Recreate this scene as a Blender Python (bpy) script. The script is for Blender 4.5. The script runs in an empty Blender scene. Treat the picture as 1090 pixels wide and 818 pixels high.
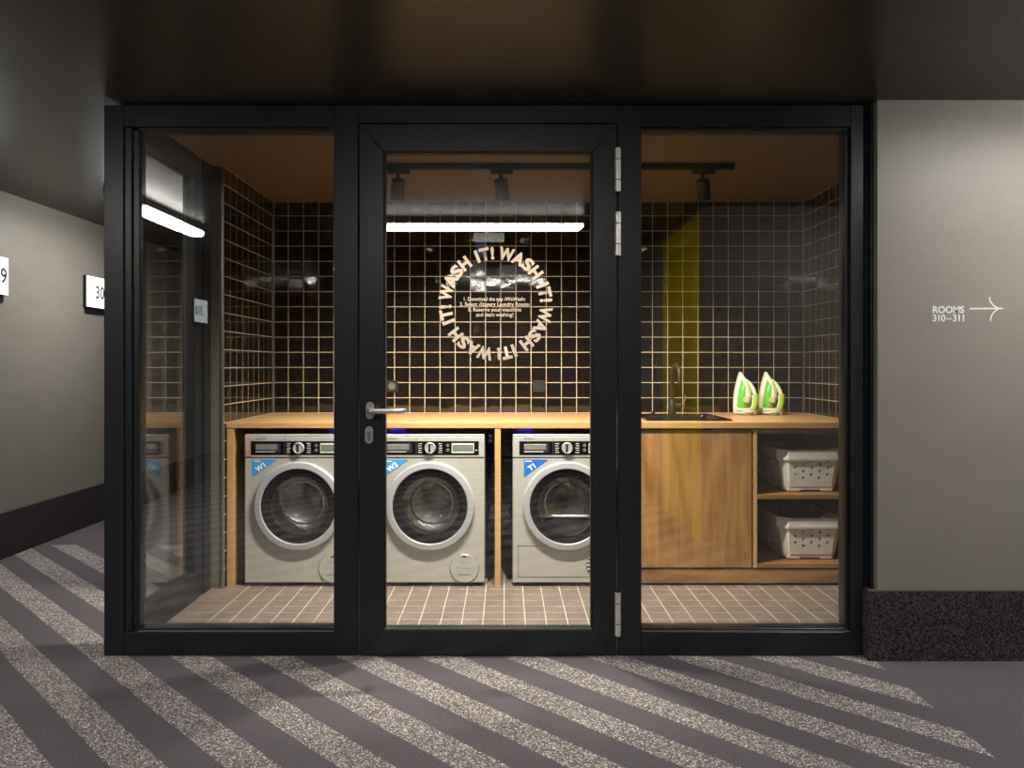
import bpy, bmesh, math, random
from mathutils import Vector, Matrix

random.seed(7)
R = math.radians
C = bpy.context.scene.collection
SC = bpy.context.scene

# ------------------------------------------------------------------ camera, world, exposure
# photo 1090x818: focal length 830 px, vanishing point at (538, 389); world X right, Y into the picture, Z up
cam_d = bpy.data.cameras.new('camera')
cam = bpy.data.objects.new('camera', cam_d); C.objects.link(cam)
cam.location = (0, 0, 1.22); cam.rotation_euler = (R(90), 0, 0)
cam_d.sensor_width = 36; cam_d.lens = 830 / 1090 * 36
cam_d.shift_x = 7 / 1090; cam_d.shift_y = -20 / 1090
cam_d.clip_start = 0.02; cam_d.clip_end = 60
SC.camera = cam

world = bpy.data.worlds.new('world'); SC.world = world; world.use_nodes = True
world.node_tree.nodes['Background'].inputs[0].default_value = (0.5, 0.5, 0.5, 1)
world.node_tree.nodes['Background'].inputs[1].default_value = 0.0

TUBE = 64.0        # radiance of the corridor light battens
SPOT_W = 46.0      # track spotlights
DOWN_W = 330.0      # recessed downlights inside the laundry

vs = SC.view_settings
vs.view_transform = 'Standard'; vs.look = 'None'; vs.gamma = 1; vs.use_curve_mapping = False
vs.exposure = 0.0
SC.cycles.max_bounces = 14; SC.cycles.diffuse_bounces = 5; SC.cycles.glossy_bounces = 6
SC.cycles.transparent_max_bounces = 24; SC.cycles.transmission_bounces = 6
SC.cycles.sample_clamp_indirect = 4.0
SC.cycles.caustics_reflective = False; SC.cycles.caustics_refractive = False

# ------------------------------------------------------------------ materials
MATS = {}
def nt(name):
    m = bpy.data.materials.new(name); m.use_nodes = True
    t = m.node_tree; b = t.nodes['Principled BSDF']
    return m, t, b
def N(t, kind, **kw):
    n = t.nodes.new(kind)
    for k, v in kw.items(): setattr(n, k, v)
    return n
def ramp(t, fac, stops):
    r = t.nodes.new('ShaderNodeValToRGB')
    el = r.color_ramp.elements
    while len(el) < len(stops): el.new(0.5)
    for e, (p, c) in zip(el, stops):
        e.position = p; e.color = (*c, 1)
    t.links.new(fac, r.inputs[0]); return r.outputs[0]
def mth(t, op, a, b=None, clamp=False):
    n = t.nodes.new('ShaderNodeMath'); n.operation = op; n.use_clamp = clamp
    for i, v in enumerate((a, b)):
        if v is None: continue
        if isinstance(v, (int, float)): n.inputs[i].default_value = v
        else: t.links.new(v, n.inputs[i])
    return n.outputs[0]
def coords(t, scale=(1, 1, 1), kind='Object'):
    tc = t.nodes.new('ShaderNodeTexCoord'); mp = t.nodes.new('ShaderNodeMapping')
    mp.inputs['Scale'].default_value = scale
    t.links.new(tc.outputs[kind], mp.inputs[0]); return mp.outputs[0]
def noise(t, vec, scale, detail=3, rough=0.5):
    n = t.nodes.new('ShaderNodeTexNoise'); n.inputs['Scale'].default_value = scale
    n.inputs['Detail'].default_value = detail; n.inputs['Roughness'].default_value = rough
    t.links.new(vec, n.inputs['Vector']); return n.outputs['Fac']
def bump(t, b, h, strength, dist=0.01):
    n = t.nodes.new('ShaderNodeBump'); n.inputs['Strength'].default_value = strength
    n.inputs['Distance'].default_value = dist
    t.links.new(h, n.inputs['Height']); t.links.new(n.outputs[0], b.inputs['Normal'])
def plain(name, col, rough=0.5, metal=0.0, var=0.06, nscale=30, bmp=0.0, spec=0.5):
    m, t, b = nt(name)
    v = coords(t); f = noise(t, v, nscale)
    lo = tuple(max(0, c * (1 - var)) for c in col); hi = tuple(min(1, c * (1 + var)) for c in col)
    t.links.new(ramp(t, f, [(0.3, lo), (0.7, hi)]), b.inputs['Base Color'])
    b.inputs['Roughness'].default_value = rough; b.inputs['Metallic'].default_value = metal
    b.inputs['Specular IOR Level'].default_value = spec
    if bmp: bump(t, b, f, bmp, 0.002)
    MATS[name] = m; return m
def emit(name, col, strength):
    m = bpy.data.materials.new(name); m.use_nodes = True; t = m.node_tree
    t.nodes.clear()
    e = t.nodes.new('ShaderNodeEmission'); o = t.nodes.new('ShaderNodeOutputMaterial')
    e.inputs[0].default_value = (*col, 1); e.inputs[1].default_value = strength
    t.links.new(e.outputs[0], o.inputs[0]); MATS[name] = m; return m
def glass(name, f0, tint, rough=0.0):
    m = bpy.data.materials.new(name); m.use_nodes = True; t = m.node_tree
    t.nodes.clear()
    lw = t.nodes.new('ShaderNodeLayerWeight'); lw.inputs[0].default_value = 0.5
    p = mth(t, 'POWER', lw.outputs['Facing'], 5.0)
    fac = mth(t, 'ADD', mth(t, 'MULTIPLY', p, 1 - f0), f0, True)
    tr = t.nodes.new('ShaderNodeBsdfTransparent'); tr.inputs[0].default_value = (*tint, 1)
    gl = t.nodes.new('ShaderNodeBsdfGlossy'); gl.inputs['Roughness'].default_value = rough
    gl.inputs[0].default_value = (1, 1, 1, 1)
    mx = t.nodes.new('ShaderNodeMixShader'); o = t.nodes.new('ShaderNodeOutputMaterial')
    t.links.new(fac, mx.inputs[0]); t.links.new(tr.outputs[0], mx.inputs[1]); t.links.new(gl.outputs[0], mx.inputs[2])
    t.links.new(mx.outputs[0], o.inputs[0]); MATS[name] = m; return m

def wood(name, grain, dark, light, rough=0.42, cathedral=0.0):
    """oak; grain = axis along which the grain runs"""
    m, t, b = nt(name)
    long = {'x': (0.9, 14, 14), 'y': (14, 0.9, 14), 'z': (14, 14, 0.9)}[grain]
    v = coords(t, long)
    fine = noise(t, v, 9, 6, 0.65)
    mid = noise(t, v, 2.4, 4, 0.6)
    v2 = coords(t, tuple(q * 0.3 if q > 1 else 0.6 for q in long))
    broad = noise(t, v2, 1.0, 2, 0.45)
    rings = mth(t, 'ADD', mth(t, 'MULTIPLY', mth(t, 'SINE', mth(t, 'MULTIPLY', broad, 58.0)), 0.5), 0.5)
    s = mth(t, 'ADD', mth(t, 'MULTIPLY', fine, 0.35), mth(t, 'MULTIPLY', mid, 0.65))
    s = mth(t, 'ADD', mth(t, 'MULTIPLY', s, 1 - cathedral), mth(t, 'MULTIPLY', rings, cathedral))
    t.links.new(ramp(t, s, [(0.32, dark), (0.66, light)]), b.inputs['Base Color'])
    b.inputs['Roughness'].default_value = rough
    bump(t, b, fine, 0.12, 0.002)
    MATS[name] = m; return m

# ---- setting materials
def make_wall_paint(name, col):
    m, t, b = nt(name)
    v = coords(t, (1, 1, 2.2)); f = noise(t, v, 45, 4, 0.6); g = noise(t, v, 3, 2)
    s = mth(t, 'ADD', mth(t, 'MULTIPLY', f, 0.5), mth(t, 'MULTIPLY', g, 0.5))
    t.links.new(ramp(t, s, [(0.3, tuple(c * 0.93 for c in col)), (0.7, tuple(c * 1.06 for c in col))]), b.inputs['Base Color'])
    b.inputs['Roughness'].default_value = 0.45
    bump(t, b, f, 0.08, 0.003); MATS[name] = m
make_wall_paint('wall_paint', (0.275, 0.258, 0.232))
make_wall_paint('pilaster_paint', (0.16, 0.155, 0.13))
make_wall_paint('ceiling_corridor', (0.038, 0.035, 0.031))
MATS['ceiling_corridor'].node_tree.nodes['Principled BSDF'].inputs['Roughness'].default_value = 0.30
MATS['ceiling_corridor'].node_tree.nodes['Principled BSDF'].inputs['Specular IOR Level'].default_value = 0.25
make_wall_paint('ceiling_room', (0.135, 0.10, 0.07))
plain('grout', (0.48, 0.41, 0.325), 0.8, nscale=60)
plain('grout_floor', (0.52, 0.45, 0.38), 0.8, nscale=60)

def tile_mat():
    m, t, b = nt('wall_tile')
    v = coords(t, kind='Object'); 
    gi = t.nodes.new('ShaderNodeObjectInfo')
    f = noise(t, v, 14, 2)
    geo = t.nodes.new('ShaderNodeNewGeometry')
    big = noise(t, geo.outputs['Position'], 9, 2)
    t.links.new(ramp(t, f, [(0.3, (0.006, 0.0048, 0.004)), (0.75, (0.013, 0.010, 0.0085))]), b.inputs['Base Color'])
    b.inputs['Roughness'].default_value = 0.05
    b.inputs['Specular IOR Level'].default_value = 0.8
    bump(t, b, big, 0.05, 0.02); MATS['wall_tile'] = m
tile_mat()
def floor_tile_mat():
    m, t, b = nt('floor_tile')
    geo = t.nodes.new('ShaderNodeNewGeometry')
    mp = t.nodes.new('ShaderNodeMapping'); mp.inputs['Scale'].default_value = (3, 30, 10)
    t.links.new(geo.outputs['Position'], mp.inputs[0])
    f = noise(t, mp.outputs[0], 5, 4, 0.6)
    t.links.new(ramp(t, f, [(0.3, (0.135, 0.108, 0.092)), (0.7, (0.195, 0.158, 0.136))]), b.inputs['Base Color'])
    b.inputs['Roughness'].default_value = 0.38; MATS['floor_tile'] = m
floor_tile_mat()

def carpet_mat():
    m, t, b = nt('carpet')
    geo = t.nodes.new('ShaderNodeNewGeometry'); sep = t.nodes.new('ShaderNodeSeparateXYZ')
    t.links.new(geo.outputs['Position'], sep.inputs[0])
    X, Y = sep.outputs[0], sep.outputs[1]
    wob = noise(t, geo.outputs['Position'], 60, 2)
    u = mth(t, 'ADD', mth(t, 'ADD', X, Y), mth(t, 'MULTIPLY', mth(t, 'SUBTRACT', wob, 0.5), 0.02))
    fr = mth(t, 'FRACT', mth(t, 'ADD', mth(t, 'DIVIDE', mth(t, 'SUBTRACT', u, 1.165), 0.3475), 40))
    st = mth(t, 'LESS_THAN', fr, 0.5)
    st = mth(t, 'MULTIPLY', st, mth(t, 'LESS_THAN', X, 1.525))
    st = mth(t, 'MULTIPLY', st, mth(t, 'LESS_THAN', Y, 5.29))
    vo = t.nodes.new('ShaderNodeTexVoronoi'); vo.inputs['Scale'].default_value = 250
    t.links.new(geo.outputs['Position'], vo.inputs['Vector'])
    sp = t.nodes.new('ShaderNodeSeparateColor'); t.links.new(vo.outputs['Color'], sp.inputs[0])
    n2 = noise(t, geo.outputs['Position'], 230, 2, 0.7)
    darkc = ramp(t, n2, [(0.36, (0.095, 0.084, 0.098)), (0.64, (0.215, 0.193, 0.22))])
    lightc = ramp(t, sp.outputs[0], [(0.0, (0.13, 0.117, 0.13)), (0.5, (0.22, 0.20, 0.21)), (0.72, (0.33, 0.30, 0.30)), (0.9, (0.9, 0.84, 0.79))])
    mx = t.nodes.new('ShaderNodeMix'); mx.data_type = 'RGBA'
    t.links.new(st, mx.inputs[0]); t.links.new(darkc, mx.inputs[6]); t.links.new(lightc, mx.inputs[7])
    t.links.new(mx.outputs[2], b.inputs['Base Color'])
    b.inputs['Roughness'].default_value = 0.95; b.inputs['Specular IOR Level'].default_value = 0.1
    bump(t, b, n2, 0.6, 0.006); MATS['carpet'] = m
carpet_mat()
def skirting_mat():
    m, t, b = nt('skirting_carpet')
    geo = t.nodes.new('ShaderNodeNewGeometry')
    n2 = noise(t, geo.outputs['Position'], 120, 3, 0.7)
    t.links.new(ramp(t, n2, [(0.38, (0.012, 0.010, 0.013)), (0.66, (0.125, 0.108, 0.122))]), b.inputs['Base Color'])
    b.inputs['Roughness'].default_value = 0.95; b.inputs['Specular IOR Level'].default_value = 0.1
    bump(t, b, n2, 0.9, 0.01); MATS['skirting_carpet'] = m
skirting_mat()

plain('frame_metal', (0.013, 0.0165, 0.023), 0.36, 0.0, 0.05, 20, spec=0.45)
plain('gasket', (0.008, 0.008, 0.009), 0.6)
plain('steel', (0.72, 0.70, 0.66), 0.35, 0.85)
plain('hinge_metal', (0.82, 0.81, 0.78), 0.35, 0.6)
plain('trim_metal', (0.42, 0.38, 0.32), 0.35, 0.8)
plain('vinyl_beige', (0.95, 0.83, 0.70), 0.6)
MATS['vinyl_beige'].node_tree.nodes['Principled BSDF'].inputs['Specular IOR Level'].default_value = 0.2
_t = MATS['vinyl_beige'].node_tree     # thin vinyl on glass lets the room light through
_tr = _t.nodes.new('ShaderNodeBsdfTranslucent'); _tr.inputs[0].default_value = (0.95, 0.83, 0.70, 1)
_mx = _t.nodes.new('ShaderNodeMixShader'); _mx.inputs[0].default_value = 0.4
_t.links.new(_t.nodes['Principled BSDF'].outputs[0], _mx.inputs[1]); _t.links.new(_tr.outputs[0], _mx.inputs[2])
_t.links.new(_mx.outputs[0], _t.nodes['Material Output'].inputs[0])
plain('vinyl_white', (0.92, 0.92, 0.90), 0.6)
plain('black_metal', (0.012, 0.012, 0.013), 0.45)
plain('black_gloss', (0.006, 0.006, 0.007), 0.12)
plain('machine_silver', (0.51, 0.505, 0.48), 0.34, 0.25, 0.02)
plain('ring_silver', (0.44, 0.46, 0.49), 0.3, 0.2, 0.02)
plain('chrome', (0.8, 0.8, 0.8), 0.12, 1.0)
plain('dark_plastic', (0.03, 0.03, 0.032), 0.3)
plain('display_grey', (0.16, 0.19, 0.16), 0.25)
plain('icon_white', (0.75, 0.75, 0.74), 0.5)
plain('seam_grey', (0.12, 0.115, 0.105), 0.6)
plain('sticker_blue', (0.035, 0.33, 0.80), 0.4, var=0.02)
plain('sticker_blue_deep', (0.02, 0.16, 0.66), 0.4, var=0.02)
plain('red_print', (0.62, 0.10, 0.10), 0.5)
plain('lettering_blue', (0.30, 0.40, 0.62), 0.5)
plain('basket_white', (0.74, 0.73, 0.69), 0.4, var=0.02)
plain('iron_green', (0.13, 0.62, 0.05), 0.3)
plain('iron_lime', (0.38, 0.70, 0.04), 0.3)
plain('iron_white', (0.85, 0.84, 0.80), 0.35)
plain('iron_beige', (0.62, 0.56, 0.45), 0.4)
plain('cord_white', (0.80, 0.78, 0.73), 0.5)
plain('door_yellow_shaded', (0.62, 0.45, 0.004), 0.4)  # leaf darker than the frame: shade of its recess put into the colour
plain('frame_yellow', (0.85, 0.66, 0.008), 0.4)
plain('sign_black', (0.01, 0.01, 0.011), 0.4)
plain('housing_grey', (0.36, 0.36, 0.37), 0.25, var=0.3, nscale=90)
plain('rubber', (0.02, 0.02, 0.02), 0.7)
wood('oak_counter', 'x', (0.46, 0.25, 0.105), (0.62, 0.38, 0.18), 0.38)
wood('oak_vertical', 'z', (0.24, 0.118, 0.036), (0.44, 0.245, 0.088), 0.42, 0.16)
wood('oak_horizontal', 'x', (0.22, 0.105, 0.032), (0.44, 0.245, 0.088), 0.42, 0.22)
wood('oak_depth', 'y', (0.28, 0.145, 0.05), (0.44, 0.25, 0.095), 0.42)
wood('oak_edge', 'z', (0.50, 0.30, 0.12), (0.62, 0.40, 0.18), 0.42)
emit('tube_glow', (1.0, 0.955, 0.89), TUBE)
emit('tube_side', (1.0, 0.955, 0.89), TUBE * 0.16)
emit('sign_glow', (0.93, 0.97, 1.0), 1.8)
emit('led_blue', (0.03, 0.05, 1.0), 14.0)
emit('exit_glow', (0.75, 0.82, 0.9), 3.0)
emit('exit_blue', (0.15, 0.3, 0.7), 0.5)
emit('spot_glow', (1.0, 0.78, 0.5), 6.0)
glass('pane_glass', 0.083, (0.955, 0.965, 0.96))
glass('door_glass', 0.03, (0.86, 0.87, 0.88))
def drum_mat():
    m, t, b = nt('drum_steel')
    v = coords(t); vo = t.nodes.new('ShaderNodeTexVoronoi'); vo.inputs['Scale'].default_value = 55
    vo.inputs['Randomness'].default_value = 0.15
    t.links.new(v, vo.inputs['Vector'])
    t.links.new(ramp(t, vo.outputs['Distance'], [(0.22, (0.12, 0.12, 0.12)), (0.3, (0.85, 0.84, 0.80))]), b.inputs['Base Color'])
    b.inputs['Metallic'].default_value = 0.9; b.inputs['Roughness'].default_value = 0.25
    MATS['drum_steel'] = m
drum_mat()

# ------------------------------------------------------------------ geometry helpers
def bm_box(bm, x0, x1, y0, y1, z0, z1, bev=0.0, seg=1):
    M = Matrix.Translation(((x0 + x1) / 2, (y0 + y1) / 2, (z0 + z1) / 2)) @ Matrix.Diagonal((x1 - x0, y1 - y0, z1 - z0, 1))
    r = bmesh.ops.create_cube(bm, size=1, matrix=M)
    if bev:
        ed = list({e for v in r['verts'] for e in v.link_edges})
        bmesh.ops.bevel(bm, geom=ed, offset=bev, segments=seg, affect='EDGES', profile=0.5)
def bm_ring_faces(bm, rings, close=True, cap0=False, cap1=False):
    """rings: lists of points with equal count; makes quads between them"""
    V = [[bm.verts.new(p) for p in r] for r in rings]
    n = len(V[0])
    for a, b in zip(V, V[1:]):
        for i in range(n if close else n - 1):
            j = (i + 1) % n
            try: bm.faces.new((a[i], a[j], b[j], b[i]))
            except ValueError: pass
    if cap0: bm.faces.new(list(reversed(V[0])))
    if cap1: bm.faces.new(V[-1])
    return V
def bm_lathe_y(bm, prof, cx=0, cz=0, n=64, cap0=False, cap1=False):
    """profile [(r, y)] turned around the Y axis through (cx, cz)"""
    rings = [[(cx + r * math.cos(2 * math.pi * i / n), y, cz + r * math.sin(2 * math.pi * i / n)) for i in range(n)] for r, y in prof]
    return bm_ring_faces(bm, rings, True, cap0, cap1)
def bm_lathe_z(bm, prof, cx=0, cy=0, n=32, cap0=False, cap1=False):
    rings = [[(cx + r * math.cos(2 * math.pi * i / n), cy + r * math.sin(2 * math.pi * i / n), z) for i in range(n)] for r, z in prof]
    return bm_ring_faces(bm, rings, True, cap0, cap1)
def bm_tube(bm, pts, rad, n=12, cap=True):
    pts = [Vector(p) for p in pts]; rings = []
    up = None
    for i, p in enumerate(pts):
        d = (pts[min(i + 1, len(pts) - 1)] - pts[max(i - 1, 0)]).normalized()
        if up is None: up = d.orthogonal().normalized()
        up = (up - d * up.dot(d)).normalized(); sd = d.cross(up)
        r = rad[i] if isinstance(rad, (list, tuple)) else rad
        rings.append([p + (up * math.cos(2 * math.pi * k / n) + sd * math.sin(2 * math.pi * k / n)) * r for k in range(n)])
    bm_ring_faces(bm, rings, True, cap, cap)
def smooth_path(pts, k=6):
    P = [Vector(p) for p in pts]; out = []
    for i in range(len(P) - 1):
        a, b, c, d = P[max(i - 1, 0)], P[i], P[i + 1], P[min(i + 2, len(P) - 1)]
        for j in range(k):
            s = j / k
            out.append(0.5 * ((2 * b) + (c - a) * s + (2 * a - 5 * b + 4 * c - d) * s * s + (3 * b - a - 3 * c + d) * s ** 3))
    out.append(P[-1]); return out
def bm_prism(bm, poly, y0, y1):
    """polygon [(x, z)] extruded along y"""
    a = [bm.verts.new((x, y0, z)) for x, z in poly]; b = [bm.verts.new((x, y1, z)) for x, z in poly]
    n = len(poly)
    bm.faces.new(a); bm.faces.new(list(reversed(b)))
    for i in range(n): bm.faces.new((a[i], b[i], b[(i + 1) % n], a[(i + 1) % n]))
def link(name, me, mat, parent=None, loc=(0, 0, 0), rot=None):
    o = bpy.data.objects.new(name, me); C.objects.link(o)
    if mat is not None and not me.materials: me.materials.append(MATS[mat])
    o.location = loc
    if rot: o.rotation_euler = rot
    if parent: o.parent = parent
    return o
def finish(bm, name, smooth=False, angle=40):
    bmesh.ops.recalc_face_normals(bm, faces=bm.faces)
    me = bpy.data.meshes.new(name); bm.to_mesh(me); bm.free()
    if smooth:
        me.shade_smooth() if hasattr(me, 'shade_smooth') else None
        me.set_sharp_from_angle(angle=R(angle))
    return me
def obj(name, bm, mat, parent=None, smooth=False, loc=(0, 0, 0), rot=None, angle=40):
    return link(name, finish(bm, name, smooth, angle), mat, parent, loc, rot)
def box(name, x0, x1, y0, y1, z0, z1, mat, parent=None, bev=0.0, seg=1):
    """box whose origin is its own base centre (or the parent's frame)"""
    bm = bmesh.new()
    if parent is None:
        cx, cy = (x0 + x1) / 2, (y0 + y1) / 2
        bm_box(bm, x0 - cx, x1 - cx, y0 - cy, y1 - cy, 0, z1 - z0, bev, seg)
        return obj(name, bm, mat, None, bev > 0 and seg > 1, (cx, cy, z0))
    bm_box(bm, x0, x1, y0, y1, z0, z1, bev, seg)
    return obj(name, bm, mat, parent, bev > 0 and seg > 1)
def tag(o, label, cat=None, group=None, kind=None):
    o['label'] = label
    if cat: o['category'] = cat
    if group: o['group'] = group
    if kind: o['kind'] = kind
    return o
def thing(name, loc, label, cat, group=None, rotz=0):
    o = bpy.data.objects.new(name, None); C.objects.link(o); o.empty_display_size = 0.1
    o.location = loc; o.rotation_euler = (0, 0, rotz)
    return tag(o, label, cat, group)
def structure(o, label=None, cat=None):
    o['kind'] = 'structure'
    if label: o['label'] = label
    if cat: o['category'] = cat
    return o
def root(name, loc, label=None, cat=None):
    o = bpy.data.objects.new(name, None); C.objects.link(o); o.location = loc
    return structure(o, label, cat)
def text_mesh(body, size, bold=0.0, depth=0.0004, sx=1.0, spacing=1.0, align='CENTER'):
    cu = bpy.data.curves.new('text', 'FONT'); cu.body = body; cu.size = size
    cu.align_x = align; cu.offset = bold * size; cu.extrude = depth; cu.space_character = spacing
    cu.resolution_u = 3
    o = bpy.data.objects.new('text', cu); C.objects.link(o)
    dg = bpy.context.evaluated_depsgraph_get()
    me = bpy.data.meshes.new_from_object(o.evaluated_get(dg))
    bpy.data.objects.remove(o); bpy.data.curves.remove(cu)
    if sx != 1.0:
        for v in me.vertices: v.co.x *= sx
    me.materials.clear()
    return me
FRONT = Matrix(((1, 0, 0, 0), (0, 0, -1, 0), (0, 1, 0, 0), (0, 0, 0, 1)))      # text faces -Y
EAST = Matrix(((0, 0, 1, 0), (1, 0, 0, 0), (0, 1, 0, 0), (0, 0, 0, 1)))        # text faces +X, reads along +Y
def put_text(name, me, mat, parent, M):
    me.transform(M); me.update()
    return link(name, me, mat, parent)

# ------------------------------------------------------------------ dimensions
YF = 3.27            # front of the glass partition
XL, XR = -1.684, 1.503
RX0, RX1 = -1.531, 1.967      # tiled room
YB = 5.14            # tiled back wall
ZC = 2.298           # room ceiling
ZCC = 2.317          # corridor ceiling
XW = -3.17           # corridor wall on the left
YW = 3.225           # grey wall on the right, front face
CT = 0.905           # worktop

# ------------------------------------------------------------------ floor, ceiling, corridor walls
structure(box('floor', -3.3, 7.0, -6.0, 9.0, -0.10, 0.0, 'carpet'), 'dark purple grey corridor carpet with diagonal pale speckled stripes', 'carpet')
structure(box('ceiling', -3.3, 7.0, -6.0, 9.0, ZCC, ZCC + 0.1, 'ceiling_corridor'), 'dark brown painted corridor ceiling', 'ceiling')
structure(box('ceiling_laundry', XL + 0.1, RX1, YF + 0.09, YB, ZC, ZCC, 'ceiling_room'), 'brown painted ceiling inside the laundry room', 'ceiling')
structure(box('wall_left', XW - 0.12, XW, -6.0, 9.0, 0.0, ZCC, 'wall_paint'), 'warm grey painted corridor wall on the left', 'wall')
wr = structure(box('wall_right', 1.539, 7.0, YW, YF + 0.12, 0.0, ZCC, 'wall_paint'), 'warm grey wall right of the glass partition, with room numbers', 'wall')
structure(box('wall_left_return', XL, RX0 - 0.012, 4.237, 9.0, 0.0, ZCC, 'pilaster_paint'), 'olive grey wall end between side glazing and black tiles', 'wall')
structure(box('wall_behind', -3.17, 1.35, -6.1, -5.9, 0.0, ZCC, 'wall_paint'))
structure(box('wall_lobby_right', 1.355, 1.475, -5.9, 1.24, 0.0, ZCC, 'wall_paint'))
structure(box('wall_corridor_opposite', 1.475, 7.0, 1.12, 1.24, 0.0, ZCC, 'wall_paint'))
structure(box('wall_corridor_end', 6.9, 7.0, 1.24, 3.225, 0.0, ZCC, 'wall_paint'))
structure(box('wall_far_left', -3.17, XL, 8.9, 9.0, 0.0, ZCC, 'wall_paint'))

# carpet skirtings with a thin pale edge on top
def skirting(name, x0, x1, y0, y1, label):
    r = structure(box(name, x0, x1, y0, y1, 0.0, 0.289, 'skirting_carpet'), label, 'skirting')
    return r
s = skirting('baseboard_left', XW, XW + 0.012, -5.9, 8.9, 'tall black carpet skirting along the left corridor wall')
box('edge_strip', -0.006, 0.0062, -7.4, 7.4, 0.289, 0.294, 'trim_metal', s)
s = skirting('baseboard_right', 1.497, 6.9, YW - 0.014, YW, 'tall black carpet skirting under the grey right wall')
box('edge_strip', -2.7015, 2.7015, -0.0072, 0.007, 0.289, 0.294, 'trim_metal', s)
s = skirting('baseboard_right_return', 1.497, 1.539, YW, YF + 0.03, 'short black carpet skirting turning in to the partition')
skirting('baseboard_lobby', 1.343, 1.355, -5.9, 0.0, 'black carpet skirting in the lobby')

# writing on the right wall
s = YW / 830.0
def wpx(x, y, D): return ((x - 538) * D / 830.0, 1.22 - (y - 389) * D / 830.0)
wx, wz = wr.location.x, 0.0
for txt, ybase in (('ROOMS', 333.3), ('310\u2009\u2013\u2009311', 342.2)):
    x, z = wpx(992.8, ybase, YW)
    me = text_mesh(txt, 0.040, 0.021, 0.0004, 1.0, 0.95, 'LEFT')
    w = max(v.co.x for v in me.vertices) - min(v.co.x for v in me.vertices)
    k = (33.3 * s) / w; x_min = min(v.co.x for v in me.vertices)
    for v in me.vertices: v.co.x = (v.co.x - x_min) * k
    put_text('wall_text', me, 'vinyl_white', wr, Matrix.Translation((x - wx, YW - wr.location.y - 0.0006, z)) @ FRONT)
def bm_flat_stroke(bm, pts, w, y):
    L = []; Rr = []
    for i, p in enumerate(pts):
        a, b = Vector(pts[max(i - 1, 0)]), Vector(pts[min(i + 1, len(pts) - 1)])
        d = (b - a).normalized(); n = Vector((-d.y, d.x)) * w / 2
        L.append(bm.verts.new((p[0] + n.x, y, p[1] + n.y))); Rr.append(bm.verts.new((p[0] - n.x, y, p[1] - n.y)))
    for i in range(len(pts) - 1): bm.faces.new((L[i], L[i + 1], Rr[i + 1], Rr[i]))
bm = bmesh.new()
def wl(x, y):
    X, Z = wpx(x, y, YW); return (X - wx, Z)
yy = YW - wr.location.y - 0.0008
bm_flat_stroke(bm, [wl(1032, 328.7), wl(1067.5, 328.5)], 0.0062, yy)
for q in (((1053.0, 316.5), (1054.2, 321), (1057.5, 325.3), (1062.5, 328.4)), ((1054.2, 341.8), (1055.0, 337), (1057.8, 332.5), (1062.5, 329.0))):
    P = smooth_path([(*wl(*p), 0) for p in q], 5)
    bm_flat_stroke(bm, [(p.x, p.y) for p in P], 0.0056, yy - 0.0002)
obj('arrow', bm, 'vinyl_white', wr)['label'] = 'white line arrow pointing right'

# ------------------------------------------------------------------ tiled room shell
def tile_mesh(name, w, h, d, mat, bev=0.0022):
    """tile lying in XZ, face towards -Y, back at y=0"""
    bm = bmesh.new()
    def ring(ww, hh, y): return [(-ww, y, -hh), (ww, y, -hh), (ww, y, hh), (-ww, y, hh)]
    bm_ring_faces(bm, [ring(w / 2, h / 2, 0), ring(w / 2, h / 2, -d + bev * 0.6), ring(w / 2 - bev, h / 2 - bev, -d)], True, False, True)
    me = finish(bm, name); me.materials.append(MATS[mat]); return me
P = 0.1; G = 0.0046; TD = 0.003; Z0 = 0.0056
TILE = tile_mesh('tile', P - G, P - G, TD, 'wall_tile', 0.0012)
TILE_TOP = tile_mesh('tile_top', P - G, ZC - 2.2056 - G, TD, 'wall_tile', 0.0012)
def rt(): return R(random.gauss(0, 0.2))
def add_stuff(bm, me, M):
    n0 = len(bm.verts)
    vs_ = [bm.verts.new(M @ v.co) for v in me.vertices]
    for p in me.polygons: bm.faces.new([vs_[i] for i in p.vertices])
def tiled_wall(wall, spots, limit, order):
    """spots: [(world pos, rotz, mesh)]; nearest LIMIT are tile objects, the rest one part"""
    spots = sorted(spots, key=order)
    inv = Matrix.Translation(-wall.location)
    rest = bmesh.new(); nrest = 0
    for i, (p, rz, me) in enumerate(spots):
        if i < limit:
            o = bpy.data.objects.new('tile', me); C.objects.link(o); o.parent = wall
            o.location = Vector(p) - wall.location; o.rotation_euler = (rt(), 0, rz + rt())
        else:
            M = inv @ Matrix.Translation(p) @ Matrix.Rotation(rz + rt(), 4, 'Z') @ Matrix.Rotation(rt(), 4, 'X')
            add_stuff(rest, me, M); nrest += 1
    if nrest:
        m = bpy.data.meshes.new('tile_field'); rest.to_mesh(m); m.materials.append(spots[0][2].materials[0])
        o = bpy.data.objects.new('tile_field', m); C.objects.link(o); o.parent = wall; o['kind'] = 'stuff'
    else: rest.free()
BT = 0.010    # grout bed stands behind the tile faces
wb = structure(box('wall_back', RX0 - 0.15, RX1 + 0.15, YB - 0.0003, YB + 0.12, 0.0, ZC, 'grout'), 'glossy black square wall tiles with beige joints at the back', 'tiled wall')
rows = [Z0 + P * (k + 0.5) for k in range(22)]
sp = []
for i in range(35):
    x = RX0 + P * (i + 0.5)
    for z in rows: sp.append(((x, YB + TD - 0.001, z), 0, TILE))
    sp.append(((x, YB + TD - 0.001, (2.2056 + ZC) / 2), 0, TILE_TOP))
def seen_back(t):
    x, z = t[0][0], t[0][2]; px = 538 + x * 830 / YB
    hid = (z < 0.9) or (355 < px < 408) or (631 < px < 683) or px > 856
    return (1 if hid else 0, abs(x - 0.1) + 0.9 * abs(z - 1.55))
tiled_wall(wb, sp, 300, seen_back)
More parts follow.
